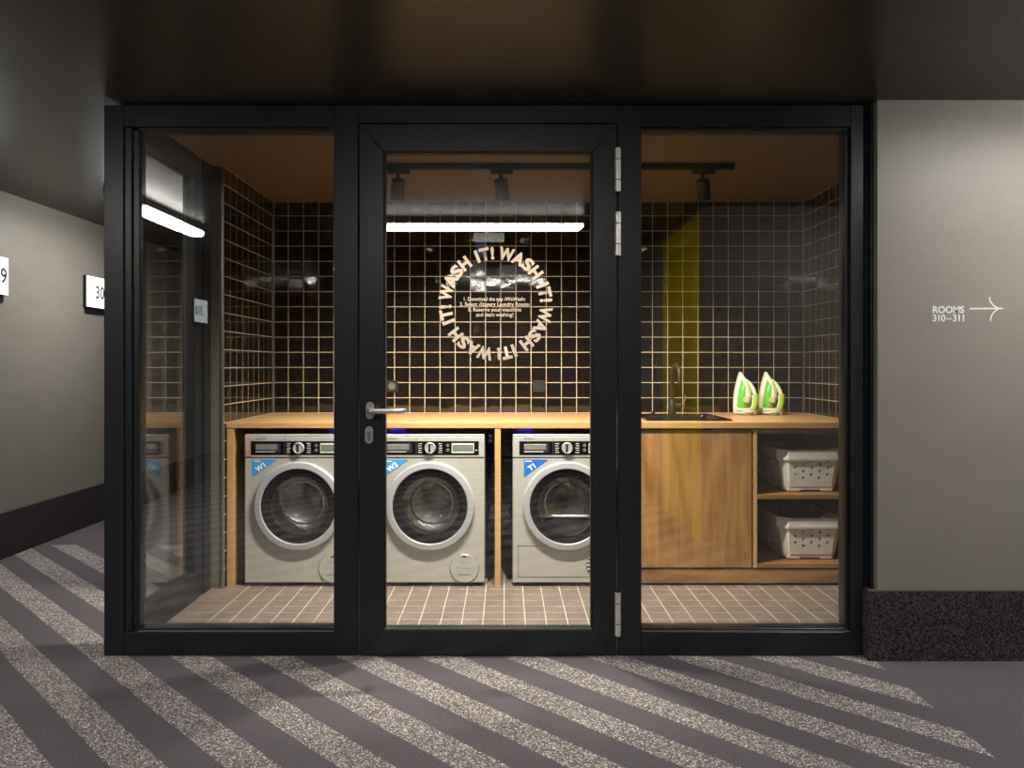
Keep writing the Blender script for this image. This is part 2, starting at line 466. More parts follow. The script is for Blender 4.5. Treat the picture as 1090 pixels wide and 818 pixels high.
ws = structure(box('wall_side_left', RX0 - 0.012, RX0 + 0.0003, 4.237, YB, 0.0, ZC, 'grout'), 'narrow black tiled side wall behind the left glass', 'tiled wall')
sp = []
for j in range(9):
    y = YB - P * (j + 0.5)
    for z in rows: sp.append(((RX0 - TD + 0.001, y, z), R(90), TILE))
    sp.append(((RX0 - TD + 0.001, y, (2.2056 + ZC) / 2), R(90), TILE_TOP))
tiled_wall(ws, sp, 300, lambda t: -t[0][2])
ws = structure(box('wall_side_right', RX1 - 0.0003, RX1 + 0.12, YF + 0.1, YB, 0.0, ZC, 'grout'), 'black tiled side wall behind the right glass', 'tiled wall')
sp = []
for j in range(17):
    y = YB - P * (j + 0.5)
    for z in rows: sp.append(((RX1 + TD - 0.001, y, z), R(-90), TILE))
    sp.append(((RX1 + TD - 0.001, y, (2.2056 + ZC) / 2), R(-90), TILE_TOP))
tiled_wall(ws, sp, 190, lambda t: (t[0][2] < 0.9, -t[0][1]))
# corner and edge profiles
structure(box('trim_1', RX0 - 0.002, RX0 + 0.010, YB - 0.010, YB + 0.002, CT + 0.002, ZC, 'trim_metal'), 'metal profile in the left tile corner', 'trim')
structure(box('trim_2', RX1 - 0.010, RX1 + 0.002, YB - 0.010, YB + 0.002, CT + 0.002, ZC, 'trim_metal'), 'metal profile in the right tile corner', 'trim')
structure(box('trim_3', RX0 - 0.010, RX0 + 0.002, 4.230, 4.2365, 0.0, ZC, 'trim_metal'), 'thin metal profile ending the left tiles', 'trim')
structure(box('wall_front_inner', XR + 0.05, RX1 + 0.12, YF + 0.121, YF + 0.17, 0.0, ZC, 'pilaster_paint'))

# floor tiles
fl = structure(box('floor_laundry', -1.60, RX1, YF + 0.085, YB, 0.0, 0.0056, 'grout_floor'), 'taupe square floor tiles with pale joints inside the laundry', 'tiled floor')
FT = tile_mesh('floor_tile', P - 0.0042, P - 0.0042, 0.003, 'floor_tile', 0.0008)
sp = []
for i in range(36):
    x = -1.6065 + P * (i + 0.5) + 0.0
    if i == 0: x += 0.003
    if x > RX1 - 0.04: continue
    for j in range(17):
        y = 3.426 + P * (j + 0.5) - 0.0
        if y > YB - 0.04: continue
        sp.append(((x, y, 0.0035), 0, FT))
sp = sorted(sp, key=lambda t: t[0][1])
rest = bmesh.new(); nmax = 300
for i, (p, rz, me) in enumerate(sp):
    if i < nmax:
        o = bpy.data.objects.new('tile', me); C.objects.link(o); o.parent = fl
        o.location = Vector(p) - fl.location; o.rotation_euler = (R(-90) + rt() * 0.3, rt() * 0.3, 0)
    else:
        add_stuff(rest, me, Matrix.Translation(Vector(p) - fl.location) @ Matrix.Rotation(R(-90), 4, 'X'))
m = bpy.data.meshes.new('tile_field'); rest.to_mesh(m); rest.free(); m.materials.append(MATS['floor_tile'])
o = bpy.data.objects.new('tile_field', m); C.objects.link(o); o.parent = fl; o['kind'] = 'stuff'
# front row, cut narrower against the partition
FTC = tile_mesh('floor_tile_cut', P - 0.0042, 0.065, 0.003, 'floor_tile', 0.0008)
for i in range(35):
    x = -1.6065 + P * (i + 0.5)
    o = bpy.data.objects.new('tile', FTC); C.objects.link(o); o.parent = fl
    o.location = Vector((x + (0.003 if i == 0 else 0), 3.391, 0.0035)) - fl.location; o.rotation_euler = (R(-90), 0, 0)

# ------------------------------------------------------------------ glass partition
ZT = 2.312
FD = 0.085      # profile depth
def member(name, par, x0, x1, z0, z1, y0=0.0, y1=FD, mat='frame_metal', bev=0.0025):
    bm = bmesh.new(); bm_box(bm, x0, x1, y0, y1, z0, z1, bev); return obj(name, bm, mat, par)
# left fixed bay
w1 = root('window_1', (0, YF, 0), 'fixed left glass bay in a charcoal metal frame', 'window')
member('post', w1, XL, -1.602, 0.0, ZT)
member('glazing_bead', w1, -1.602, -1.572, 0.10, 2.222, 0.010, FD)
member('glazing_bead', w1, -1.572, -1.545, 0.10, 2.214, 0.022, FD)
member('mullion', w1, -0.720, -0.618, 0.0, ZT)
member('top_rail', w1, -1.602, -0.720, 2.222, ZT)
member('bottom_rail', w1, -1.602, -0.720, 0.0, 0.100)
member('glazing_bead', w1, -1.545, -0.720, 2.208, 2.222, 0.014, FD)
member('glazing_bead', w1, -1.545, -0.720, 0.100, 0.112, 0.012, FD)
member('sill_line', w1, -1.545, -0.722, 0.1005, 0.104, 0.004, 0.012, 'trim_metal', 0.0)
member('pane', w1, -1.549, -0.716, 0.106, 2.214, 0.036, 0.044, 'pane_glass', 0.0)
# right fixed bay
w2 = root('window_2', (0, YF, 0), 'fixed right glass bay in a charcoal metal frame', 'window')
member('mullion', w2, 0.472, 0.5706, 0.0, ZT)
member('post', w2, 1.449, XR, 0.0, ZT)
member('top_rail', w2, 0.5706, 1.449, 2.222, ZT)
member('bottom_rail', w2, 0.5706, 1.449, 0.0, 0.100)
member('glazing_bead', w2, 0.5706, 1.446, 2.208, 2.222, 0.014, FD)
member('glazing_bead', w2, 0.5706, 1.446, 0.100, 0.112, 0.012, FD)
member('glazing_bead', w2, 1.432, 1.449, 0.112, 2.208, 0.016, FD)
member('sill_line', w2, 0.574, 1.446, 0.1005, 0.104, 0.004, 0.012, 'trim_metal', 0.0)
member('pane', w2, 0.566, 1.44, 0.106, 2.214, 0.036, 0.044, 'pane_glass', 0.0)
member('cover_strip', w2, XR, 1.512, 0.0, ZT, 0.030, FD, 'gasket')
member('cover_strip', w2, 1.512, 1.528, 0.0, ZT, 0.012, FD)
member('cover_strip', w2, 1.528, 1.5385, 0.0, ZT, -0.012, FD, 'frame_metal')
# head over the door
member('door_head', w2, -0.618, 0.472, 2.236, ZT)
# side glazing along the left corridor
w3 = root('window_3', (XL, YF + FD, 0), 'side glazing along the left corridor in a charcoal frame', 'window')
def side(name, y0, y1, z0, z1, x0=0.0, x1=FD, mat='frame_metal', bev=0.0025):
    bm = bmesh.new(); bm_box(bm, x0, x1, y0, y1, z0, z1, bev); return obj(name, bm, mat, w3)
LY = 4.236 - YF - FD
side('post', 0.001, 0.075, 0.0, ZT)
side('post', LY - 0.09, LY, 0.0, ZT)
side('post', LY - 0.185, LY - 0.09, 0.0, ZT, 0.006, FD - 0.012)
side('top_rail', 0.075, LY - 0.185, 2.205, ZT)
side('bottom_rail', 0.075, LY - 0.185, 0.0, 0.135)
side('pane', 0.072, LY - 0.182, 0.13, 2.21, 0.040, 0.048, 'pane_glass', 0.0)

# door: mitred leaf, glass, ironmongery, lettering
d1 = root('door_1', (0, YF, 0), 'charcoal framed glass door with WASH IT! lettering ring', 'door')
DY0, DY1 = -0.006, 0.066
dx0, dx1, dz0, dz1 = -0.612, 0.466, 0.004, 2.231
gx0, gx1, gz0, gz1 = -0.5115, 0.366, 0.110, 2.117
def mitre(name, poly):
    bm = bmesh.new()
    c = Vector((sum(p[0] for p in poly) / 4, sum(p[1] for p in poly) / 4))
    q = [(x + (0.0006 if x < c.x else -0.0006), z + (0.0006 if z < c.y else -0.0006)) for x, z in poly]
    bm_prism(bm, q, DY0, DY1)
    bmesh.ops.bevel(bm, geom=list(bm.edges), offset=0.0015, segments=1, affect='EDGES')
    return obj(name, bm, 'frame_metal', d1)
mitre('stile', [(dx0, dz0), (gx0, gz0), (gx0, gz1), (dx0, dz1)])
mitre('stile', [(dx1, dz0), (dx1, dz1), (gx1, gz1), (gx1, gz0)])
mitre('top_rail', [(dx0, dz1), (gx0, gz1), (gx1, gz1), (dx1, dz1)])
mitre('bottom_rail', [(dx0, dz0), (dx1, dz0), (gx1, gz0), (gx0, gz0)])
member('sill_line', d1, gx0 + 0.003, gx1 - 0.003, gz0 + 0.0005, gz0 + 0.004, 0.004, 0.012, 'trim_metal', 0.0)
member('gasket', d1, gx0, gx0 + 0.006, gz0, gz1, 0.012, 0.05, 'gasket', 0.0)
member('gasket', d1, gx1 - 0.006, gx1, gz0, gz1, 0.012, 0.05, 'gasket', 0.0)
member('gasket', d1, gx0, gx1, gz1 - 0.006, gz1, 0.012, 0.05, 'gasket', 0.0)
member('pane', d1, gx0 - 0.004, gx1 + 0.004, gz0 - 0.004, gz1 + 0.004, 0.026, 0.034, 'pane_glass', 0.0)
for z0, z1 in ((1.945, 2.127), (1.677, 1.860), (0.090, 0.272)):
    h = z1 - z0; a, b_ = z0 + 0.27 * h, z0 + 0.74 * h
    for q0, q1 in ((z0, a - 0.0015), (a + 0.0015, b_ - 0.0015), (b_ + 0.0015, z1)):
        bm = bmesh.new(); bm_lathe_z(bm, [(0.0115, q0), (0.013, q0 + 0.0015), (0.013, q1 - 0.0015), (0.0115, q1)], 0.469, -0.016, 20, True, True)
        obj('hinge_knuckle', bm, 'hinge_metal', d1, True)
    bm = bmesh.new(); bm_lathe_z(bm, [(0.010, z0 - 0.004), (0.010, z1 + 0.004)], 0.469, -0.016, 16, True, True)
    obj('hinge_pin', bm, 'black_metal', d1, True)
def oval_plate(cx, cz, w, h, y0, y1, n=12):
    pts = []
    for k in range(n + 1): a = math.pi * k / n; pts.append((cx + w / 2 * math.cos(a), cz + h / 2 - w / 2 + w / 2 * math.sin(a)))
    for k in range(n + 1): a = math.pi + math.pi * k / n; pts.append((cx + w / 2 * math.cos(a), cz - h / 2 + w / 2 + w / 2 * math.sin(a)))
    bm = bmesh.new(); bm_prism(bm, pts, y0, y1)
    bmesh.ops.bevel(bm, geom=[e for e in bm.edges if all(abs(v.co.y - y0) < 1e-6 for v in e.verts)], offset=0.002, segments=2, affect='EDGES')
    return bm
hx, hz = wpx(394, 437.3, YF - 0.01)
pl = obj('handle_plate', oval_plate(hx, hz, 0.033, 0.072, DY0 - 0.010, DY0 - 0.0002), 'steel', d1, True)
bm = bmesh.new()
bm_tube(bm, smooth_path([(hx, DY0 - 0.008, hz), (hx, DY0 - 0.045, hz), (hx + 0.018, DY0 - 0.060, hz), (hx + 0.06, DY0 - 0.062, hz), (hx + 0.122, DY0 - 0.062, hz + 0.001), (hx + 0.142, DY0 - 0.055, hz + 0.001), (hx + 0.147, DY0 - 0.022, hz + 0.001)], 5), 0.0095, 14)
obj('lever', bm, 'steel', d1, True)
kx, kz = wpx(393, 463.3, YF - 0.01)
obj('lock_plate', oval_plate(kx, kz, 0.033, 0.072, DY0 - 0.010, DY0 - 0.0002), 'steel', d1, True)
bm = bmesh.new(); bm_lathe_y(bm, [(0.009, DY0 - 0.0135), (0.009, DY0 - 0.008)], kx, kz + 0.006, 20, True, False)
bm_box(bm, kx - 0.0045, kx + 0.0045, DY0 - 0.0135, DY0 - 0.008, kz - 0.022, kz)
obj('lock_cylinder', bm, 'trim_metal', d1, False)
# lettering ring on the glass
GY = 0.0255
lcx, lcz = wpx(527.6, 323.3, YF + GY)
phrase = 'WASH IT!'
adv = {'W': 1.28, 'A': 1.0, 'S': 0.92, 'H': 1.02, ' ': 0.50, 'I': 0.50, 'T': 0.86, '!': 0.5}
gap_end = 0.34
tot = sum(adv[c] for c in phrase) + gap_end
RB = 0.186; CAP = 0.055
LET = {}
for c in set(phrase) - {' '}:
    me = text_mesh(c, 1.0, 0.048, 0.0)
    xs = [v.co.x for v in me.vertices]; zs = [v.co.y for v in me.vertices]
    cx = (min(xs) + max(xs)) / 2
    k = CAP / (max(zs) - min(zs))
    tw = {'W': 0.066, 'A': 0.051, 'S': 0.043, 'H': 0.044, 'I': 0.0135, 'T': 0.043, '!': 0.0145}[c]
    kx_ = tw / (max(xs) - min(xs)); zb = min(zs)
    for v in me.vertices: v.co = Vector(((v.co.x - cx) * kx_, (v.co.y - zb) * k, v.co.z))
    me.transform(FRONT); me.update(); me.materials.append(MATS['vinyl_beige']); LET[c] = me
for q in range(4):
    a = 4.0 + 90 * q
    for c in phrase:
        st = adv[c] / tot * 90.0
        if c != ' ':
            th = R(a + st / 2)
            o = bpy.data.objects.new('letter', LET[c]); C.objects.link(o); o.parent = d1
            o.location = (lcx + RB * math.sin(th), GY, lcz + RB * math.cos(th)); o.rotation_euler = (0, th, 0)
        a += st
for k, (txt, y, w) in enumerate((('1. Download the app \u203aWeWash\u2039', 320.3, 66), ('2. Select \u203aStayery Laundry Room\u2039', 325.8, 75), ('3. Reserve your maschine', 331.6, 57), ('and start washing!', 337.0, 40))):
    me = text_mesh(txt, 0.022, 0.016, 0.0)
    xs = [v.co.x for v in me.vertices]; ww = max(xs) - min(xs); cx = (max(xs) + min(xs)) / 2
    kk = w * YF / 830 / ww
    for v in me.vertices: v.co.x = (v.co.x - cx) * kk
    X, Z = wpx(526.5, y, YF + GY)
    put_text('text_line', me, 'vinyl_beige', d1, Matrix.Translation((X, GY, Z)) @ FRONT)

# ------------------------------------------------------------------ corridor lights
def batten(loc, length, rotz, label):
    t = thing('ceiling_light', loc, label, 'ceiling light', None, rotz)
    bm = bmesh.new(); bm_box(bm, -length / 2 - 0.012, length / 2 + 0.012, -0.060, 0.060, -0.040, 0.0, 0.004); obj('housing', bm, 'housing_grey', t)
    L = length / 2
    bm = bmesh.new()
    def rg(x, w, zt, zb): return [(x, -w, zt), (x, -w, zb + 0.012), (x, -w + 0.016, zb), (x, w - 0.016, zb), (x, w, zb + 0.012), (x, w, zt)]
    bm_ring_faces(bm, [rg(-L, 0.046, -0.041, -0.062), rg(-L + 0.035, 0.058, -0.041, -0.084), rg(L - 0.035, 0.058, -0.041, -0.084), rg(L, 0.046, -0.041, -0.062)], True, True, True)
    o = obj('diffuser', bm, 'tube_glow', t)
    o.data.materials.append(MATS['tube_side'])
    for p in o.data.polygons:
        if p.normal.z > -0.25: p.material_index = 1       # prismatic sides glow less than the underside
    return t
batten((-0.17, 0.75, ZCC), 1.50, 0, 'long white batten light over the lobby, mirrored in the door glass')
batten((-2.43, 5.38, ZCC), 1.10, R(90), 'white batten light on the left corridor ceiling, seen through the side glass')
batten((-2.43, 1.05, ZCC), 1.20, R(90), 'white batten light on the left corridor ceiling nearer the camera')
batten((2.72, 2.50, ZCC), 1.50, 0, 'white batten light in the right corridor, out of frame')

# exit luminaire hanging in the lobby (mirrored in the door glass)
t = thing('exit_luminaire', (-0.13, 0.52, ZCC), 'small pale exit luminaire on the lobby ceiling', 'exit light')
box('bracket', -0.03, 0.03, -0.015, 0.015, -0.065, 0.0, 'housing_grey', t, 0.002)
box('housing', -0.12, 0.12, -0.025, 0.025, -0.14, -0.0655, 'basket_white', t, 0.004)
box('panel', -0.10, -0.01, -0.004, 0.004, -0.26, -0.1405, 'exit_blue', t, 0.001)

# yellow door in the lobby wall (mirrored in the right glass)
dy = root('door_2', (1.355, 0.64, 0), 'yellow door in a yellow frame, mirrored in the right glass', 'door')
box('jamb', -0.03, 0.0, 0.46, 0.59, 0.0, 2.26, 'frame_yellow', dy, 0.003)
box('jamb', -0.03, 0.0, -0.59, -0.46, 0.0, 2.26, 'frame_yellow', dy, 0.003)
box('lintel', -0.03, 0.0, -0.46, 0.46, 2.10, 2.26, 'frame_yellow', dy, 0.003)
box('leaf', -0.008, 0.0, -0.458, 0.458, 0.004, 2.098, 'door_yellow_shaded', dy, 0.002)

# lit room number signs on the left wall
def number_sign(y0, txt, label):
    t = thing('room_number_sign', (XW, y0, 1.66), label, 'sign', 'lit room number signs')
    W, H = 0.34, 0.238
    box('case', 0.0005, 0.026, 0.0, W, 0.0, H, 'sign_black', t, 0.001)
    box('face', 0.026, 0.029, 0.002, W - 0.002, 0.002, H - 0.002, 'sign_glow', t)
    box('back_plate', 0.0005, 0.010, 0.02, W - 0.02, -0.045, -0.0005, 'sign_black', t)
    me = text_mesh(txt, 0.135, 0.012, 0.0003, 1.0, 1.0, 'RIGHT')
    xs = [v.co.x for v in me.vertices]
    for v in me.vertices: v.co.x -= max(xs)
    put_text('number', me, 'sign_black', t, Matrix.Translation((0.0294, W - 0.018, 0.075)) @ EAST)
    return t
number_sign(4.59, '309', 'lit white room number sign cut by the left picture edge')
number_sign(5.85, '308', 'lit white room number sign beside the left frame post')
number_sign(-1.60, '310', 'lit white room number sign behind the camera, mirrored in the left glass')

# ------------------------------------------------------------------ track and spotlights, downlights
tr = thing('light_track', (0.2175, 4.17, ZC), 'black lighting track along the laundry ceiling', 'light track')
box('rail', -0.9975, 0.9975, -0.017, 0.017, -0.033, 0.0, 'black_metal', tr, 0.002)
box('end_cap', 0.9976, 1.004, -0.018, 0.018, -0.034, 0.0, 'black_metal', tr, 0.002)
box('end_cap', -1.004, -0.9976, -0.018, 0.018, -0.034, 0.0, 'black_metal', tr, 0.002)
def spotlight(x, tilt_x, tilt_y, label, power):
    t = thing('spotlight', (x, 4.17, ZC - 0.034), label, 'spotlight', 'track spotlights')
    box('adapter', -0.055, 0.065, -0.016, 0.016, -0.022, -0.0005, 'black_metal', t, 0.002)
    bm = bmesh.new(); bm_lathe_z(bm, [(0.010, -0.055), (0.010, -0.022)], 0, 0, 14, True, True); obj('stem', bm, 'black_metal', t, True)
    bm = bmesh.new()
    bm_lathe_z(bm, [(0.008, 0.012), (0.030, 0.010), (0.036, 0.004), (0.036, -0.098), (0.034, -0.100), (0.030, -0.098), (0.029, -0.075)], 0, 0, 32, True, False)
    can = obj('can', bm, 'black_metal', t, True, (0, 0, -0.058), (tilt_x, tilt_y, 0))
    bm = bmesh.new(); bm_lathe_z(bm, [(0.0285, -0.080), (0.0285, -0.078)], 0, 0, 24, True, True); obj('lens', bm, 'spot_glow', can)
    ld = bpy.data.lights.new('bulb', 'SPOT'); ld.energy = power; ld.color = (1.0, 0.80, 0.56)
    ld.spot_size = R(80); ld.spot_blend = 0.7; ld.shadow_soft_size = 0.025
    lo = bpy.data.objects.new('bulb', ld); C.objects.link(lo); lo.parent = can; lo.location = (0, 0, -0.085)
    return t
spotlight(-0.575, R(24), R(8), 'leftmost black spotlight on the ceiling track', SPOT_W)
spotlight(-0.025, R(24), R(-8), 'middle black spotlight on the ceiling track', SPOT_W)
spotlight(1.055, R(24), R(-12), 'rightmost black spotlight near the track end', SPOT_W * 2.1)
def downlight(x, y, label):
    t = thing('downlight', (x, y, ZC), label, 'downlight', 'recessed downlights behind the door head')
    bm = bmesh.new(); bm_lathe_z(bm, [(0.033, -0.0002), (0.033, -0.005), (0.045, -0.004), (0.047, -0.0002)], 0, 0, 32); obj('trim_ring', bm, 'hinge_metal', t, True)
    bm = bmesh.new(); bm_lathe_z(bm, [(0.0325, -0.0015), (0.0325, -0.0005)], 0, 0, 24, True, True); obj('lens', bm, 'spot_glow', t)
    ld = bpy.data.lights.new('bulb', 'SPOT'); ld.energy = DOWN_W; ld.color = (1.0, 0.90, 0.76)
    ld.spot_size = R(115); ld.spot_blend = 0.8; ld.shadow_soft_size = 0.03
    lo = bpy.data.objects.new('bulb', ld); C.objects.link(lo); lo.parent = t; lo.location = (0, 0, -0.012); lo.rotation_euler = (R(22), 0, 0)
downlight(-0.30, 3.58, 'round recessed downlight left of two above the door glass')
downlight(0.17, 3.58, 'round recessed downlight right of two above the door glass')

# ------------------------------------------------------------------ worktop, panels, cabinets
YC = 4.27      # worktop front
t = thing('worktop', (0.2, (YC + YB) / 2, CT - 0.03), 'long honey oak worktop running over machines and cabinets', 'worktop')
def tl(name, x0, x1, y0, y1, z0, z1, mat, par, bev=0.0):
    L = par.location; return box(name, x0 - L.x, x1 - L.x, y0 - L.y, y1 - L.y, z0 - L.z, z1 - L.z, mat, par, bev)
tl('board', RX0 + 0.001, -0.0385, YC, YB - 0.002, CT - 0.030, CT, 'oak_counter', t, 0.0015)
# right board has the sink cut-out
SX0, SX1, SY0, SY1 = 0.800, 1.287, 4.400, 4.930
bm = bmesh.new()
L = t.location
def ringb(x0, x1, y0, y1, z): return [(x0 - L.x, y0 - L.y, z - L.z), (x1 - L.x, y0 - L.y, z - L.z), (x1 - L.x, y1 - L.y, z - L.z), (x0 - L.x, y1 - L.y, z - L.z)]
o_ = (-0.0375, RX1 - 0.001, YC, YB - 0.002); i_ = (SX0 + 0.015, SX1 - 0.015, SY0 + 0.015, SY1 - 0.015)
V = bm_ring_faces(bm, [ringb(*i_, CT - 0.03), ringb(*o_, CT - 0.03), ringb(*o_, CT), ringb(*i_, CT)])
for k in range(4): bm.faces.new((V[0][k], V[0][(k + 1) % 4], V[3][(k + 1) % 4], V[3][k]))
obj('board', bm, 'oak_counter', t)
box_l = lambda n, x0, x1, y0, y1, z0, z1, m, lab, cat, g=None: tag(box(n, x0, x1, y0, y1, z0, z1, m, None, 0.001), lab, cat, g)
def upright(x0, x1, label):
    t = thing('support_panel', ((x0 + x1) / 2, YC, 0.0045), label, 'panel', 'oak uprights under the worktop')
    w = (x1 - x0) / 2
    box('panel', -w, w, 0.016, 0.80, 0.0, 0.8695, 'oak_depth', t)
    box('front_edge', -w, w, 0.003, 0.0158, 0.0, 0.8695, 'oak_edge', t, 0.0008)
upright(-1.526, -1.488, 'oak end panel under the worktop against the left tiled wall')
upright(-0.058, -0.026, 'slim oak divider panel between washer W2 and dryer T1')

CY = 4.285     # cabinet fronts
CZ0, CZ1 = 0.106, 0.866
# sink cabinet
t = thing('sink_cabinet', (1.05, CY, 0.0085), 'oak sink cabinet with one plain door below the sink', 'cabinet')
cb = 0.735, 1.362
tl('side_panel', cb[0], cb[0] + 0.018, CY + 0.022, 5.10, CZ0, CZ1, 'oak_vertical', t)
tl('side_panel', cb[1] - 0.018, cb[1], CY + 0.022, 5.10, CZ0, CZ1, 'oak_vertical', t)
tl('base_panel', cb[0] + 0.018, cb[1] - 0.018, CY + 0.022, 5.10, CZ0, CZ0 + 0.018, 'oak_horizontal', t)
tl('back_panel', cb[0] + 0.018, cb[1] - 0.018, 5.09, 5.10, CZ0 + 0.018, CZ1, 'oak_horizontal', t)
tl('door', cb[0] + 0.002, cb[1] - 0.009, CY, CY + 0.020, CZ0 + 0.002, CZ1 - 0.004, 'oak_vertical', t, 0.001)
tl('filler_rail', cb[0], cb[1], CY + 0.022, CY + 0.04, CZ1, CT - 0.0305, 'black_metal', t)
# open shelf cabinet
t = thing('shelf_cabinet', (1.66, CY, 0.0085), 'open oak shelf cabinet holding two laundry baskets', 'cabinet')
sb = 1.3635, RX1 - 0.004
tl('side_panel', sb[0], sb[0] + 0.020, CY, 5.10, CZ0, CZ1, 'oak_edge', t, 0.0008)
tl('side_panel', sb[1] - 0.020, sb[1], CY, 5.10, CZ0, CZ1, 'oak_depth', t, 0.0008)
tl('top_panel', sb[0] + 0.020, sb[1] - 0.020, CY, 5.10, CZ1 - 0.020, CZ1, 'oak_horizontal', t, 0.0008)
tl('shelf', sb[0] + 0.020, sb[1] - 0.020, CY, 5.09, 0.484, 0.508, 'oak_horizontal', t, 0.0008)
tl('base_panel', sb[0] + 0.020, sb[1] - 0.020, CY, 5.09, CZ0, CZ0 + 0.022, 'oak_horizontal', t, 0.0008)
tl('back_panel', sb[0] + 0.020, sb[1] - 0.020, 5.09, 5.10, CZ0, CZ1 - 0.02, 'oak_horizontal', t)
tl('filler_rail', sb[0], sb[1], CY + 0.022, CY + 0.04, CZ1, CT - 0.0305, 'black_metal', t)
# plinth
t = thing('plinth', (1.35, CY + 0.006, 0.0085), 'oak plinth board with wavy grain below the cabinets', 'plinth')
tl('board', cb[0], RX1 - 0.004, CY + 0.006, CY + 0.024, 0.022, 0.098, 'oak_horizontal', t, 0.001)
tl('base_strip', cb[0], RX1 - 0.004, CY + 0.012, CY + 0.022, 0.0085, 0.022, 'black_metal', t)
tl('bearer', cb[0], RX1 - 0.004, CY + 0.024, CY + 0.10, 0.0085, CZ0, 'black_metal', t)

# sink and tap
t = thing('sink', ((SX0 + SX1) / 2, (SY0 + SY1) / 2, CT), 'black composite inset sink with raised rim in the worktop', 'sink')
def rr(hx_, hy_, r, z, cx=0, cy=0, n=6):
    pts = []
    for qx, qy, a0 in ((1, 1, 0), (-1, 1, 90), (-1, -1, 180), (1, -1, 270)):
        for k in range(n + 1):
            a = R(a0 + 90 * k / n); pts.append((cx + qx * (hx_ - r) + r * math.cos(a), cy + qy * (hy_ - r) + r * math.sin(a), z))
    return pts
W2, D2 = (SX1 - SX0) / 2, (SY1 - SY0) / 2
bm = bmesh.new()
bm_ring_faces(bm, [rr(W2, D2, 0.02, 0.0005), rr(W2, D2, 0.02, 0.006), rr(W2 - 0.006, D2 - 0.006, 0.018, 0.009), rr(W2 - 0.035, D2 - 0.075, 0.04, 0.008, 0, -0.03), rr(W2 - 0.04, D2 - 0.08, 0.045, -0.004, 0, -0.03), rr(W2 - 0.055, D2 - 0.095, 0.05, -0.02, 0, -0.03)])
obj('rim', bm, 'black_gloss', t, True)
bm = bmesh.new()
bm_ring_faces(bm, [rr(W2 - 0.055, D2 - 0.095, 0.05, -0.02, 0, -0.03), rr(W2 - 0.065, D2 - 0.105, 0.05, -0.17, 0, -0.03), rr(W2 - 0.09, D2 - 0.13, 0.04, -0.18, 0, -0.03)], True, False, True)
obj('bowl', bm, 'black_gloss', t, True)
bm = bmesh.new(); bm_lathe_z(bm, [(0.035, -0.179), (0.035, -0.175), (0.02, -0.173)], 0, -0.03, 24, False, True); obj('drain', bm, 'chrome', t, True)
bm = bmesh.new(); bm_lathe_z(bm, [(0.018, 0.009), (0.018, 0.022), (0.012, 0.026)], -0.12, 0.232, 20, False, True); obj('drain_knob', bm, 'chrome', t, True)
FX, FY = 1.047, 4.895
t = thing('tap', (FX, FY, CT + 0.009), 'tall black gooseneck tap standing behind the sink', 'tap')
bm = bmesh.new(); bm_lathe_z(bm, [(0.026, 0), (0.026, 0.006), (0.020, 0.010), (0.020, 0.085), (0.017, 0.090)], 0, 0, 24, True, True); obj('base', bm, 'black_metal', t, True)
bm = bmesh.new()
pts = [(0, 0, 0.085), (0, 0, 0.235)] + [(0.012 * k / 8, -0.075 + 0.075 * math.cos(R(180 * k / 8)), 0.235 + 0.075 * math.sin(R(180 * k / 8))) for k in range(1, 9)] + [(0.013, -0.15, 0.19)]
bm_tube(bm, pts, 0.0125, 14); obj('spout', bm, 'black_metal', t, True)
bm = bmesh.new(); bm_tube(bm, [(0.018, 0, 0.052), (0.062, 0, 0.052)], 0.016, 16); obj('valve', bm, 'black_metal', t, True)
bm = bmesh.new(); bm_tube(bm, [(0.070, 0, 0.050), (0.074, -0.004, 0.085), (0.080, -0.006, 0.118)], 0.005, 10); obj('lever', bm, 'chrome', t, True)

# ------------------------------------------------------------------ washing machines
MY = 4.276
def rect_ring(n, hw, z0, z1, cz, y):
    """n points on a rectangle around (0, cz), matching circle angles"""
    out = []
    for i in range(n):
        a = 2 * math.pi * i / n; c, s_ = math.cos(a), math.sin(a)
        k = 1e9
        if abs(c) > 1e-9: k = min(k, hw / abs(c))
        if s_ > 1e-9: k = min(k, (z1 - cz) / s_)
        if s_ < -1e-9: k = min(k, (cz - z0) / -s_)
        out.append((c * k, y, cz + s_ * k))
    for X, Z in ((hw, z1), (-hw, z1), (-hw, z0), (hw, z0)):      # keep the corners square
        a = math.atan2(Z - cz, X) % (2 * math.pi); out[int(round(a / (2 * math.pi) * n)) % n] = (X, y, Z)
    return out
def tri_sticker(par, x, z, w, h, mat, txt):
    bm = bmesh.new(); bm_prism(bm, [(x, z), (x + w, z), (x, z - h)], -0.0022, -0.0012)
    s_ = obj('sticker', bm, mat, par)
    me = text_mesh(txt, 0.040, 0.035, 0.0002)
    me.transform(Matrix.Translation((0, -0.013, 0)))
    put_text('sticker_text', me, 'vinyl_white', s_, Matrix.Translation((x + w * 0.35, -0.0026, z - h * 0.43)) @ FRONT @ Matrix.Rotation(R(35), 4, 'Z'))
    bm = bmesh.new(); bm_box(bm, x + 0.006, x + 0.044, -0.0026, -0.0023, z - 0.012, z - 0.006); obj('sticker_line', bm, 'icon_white', s_)
    s_['label'] = 'bright blue triangular sticker'
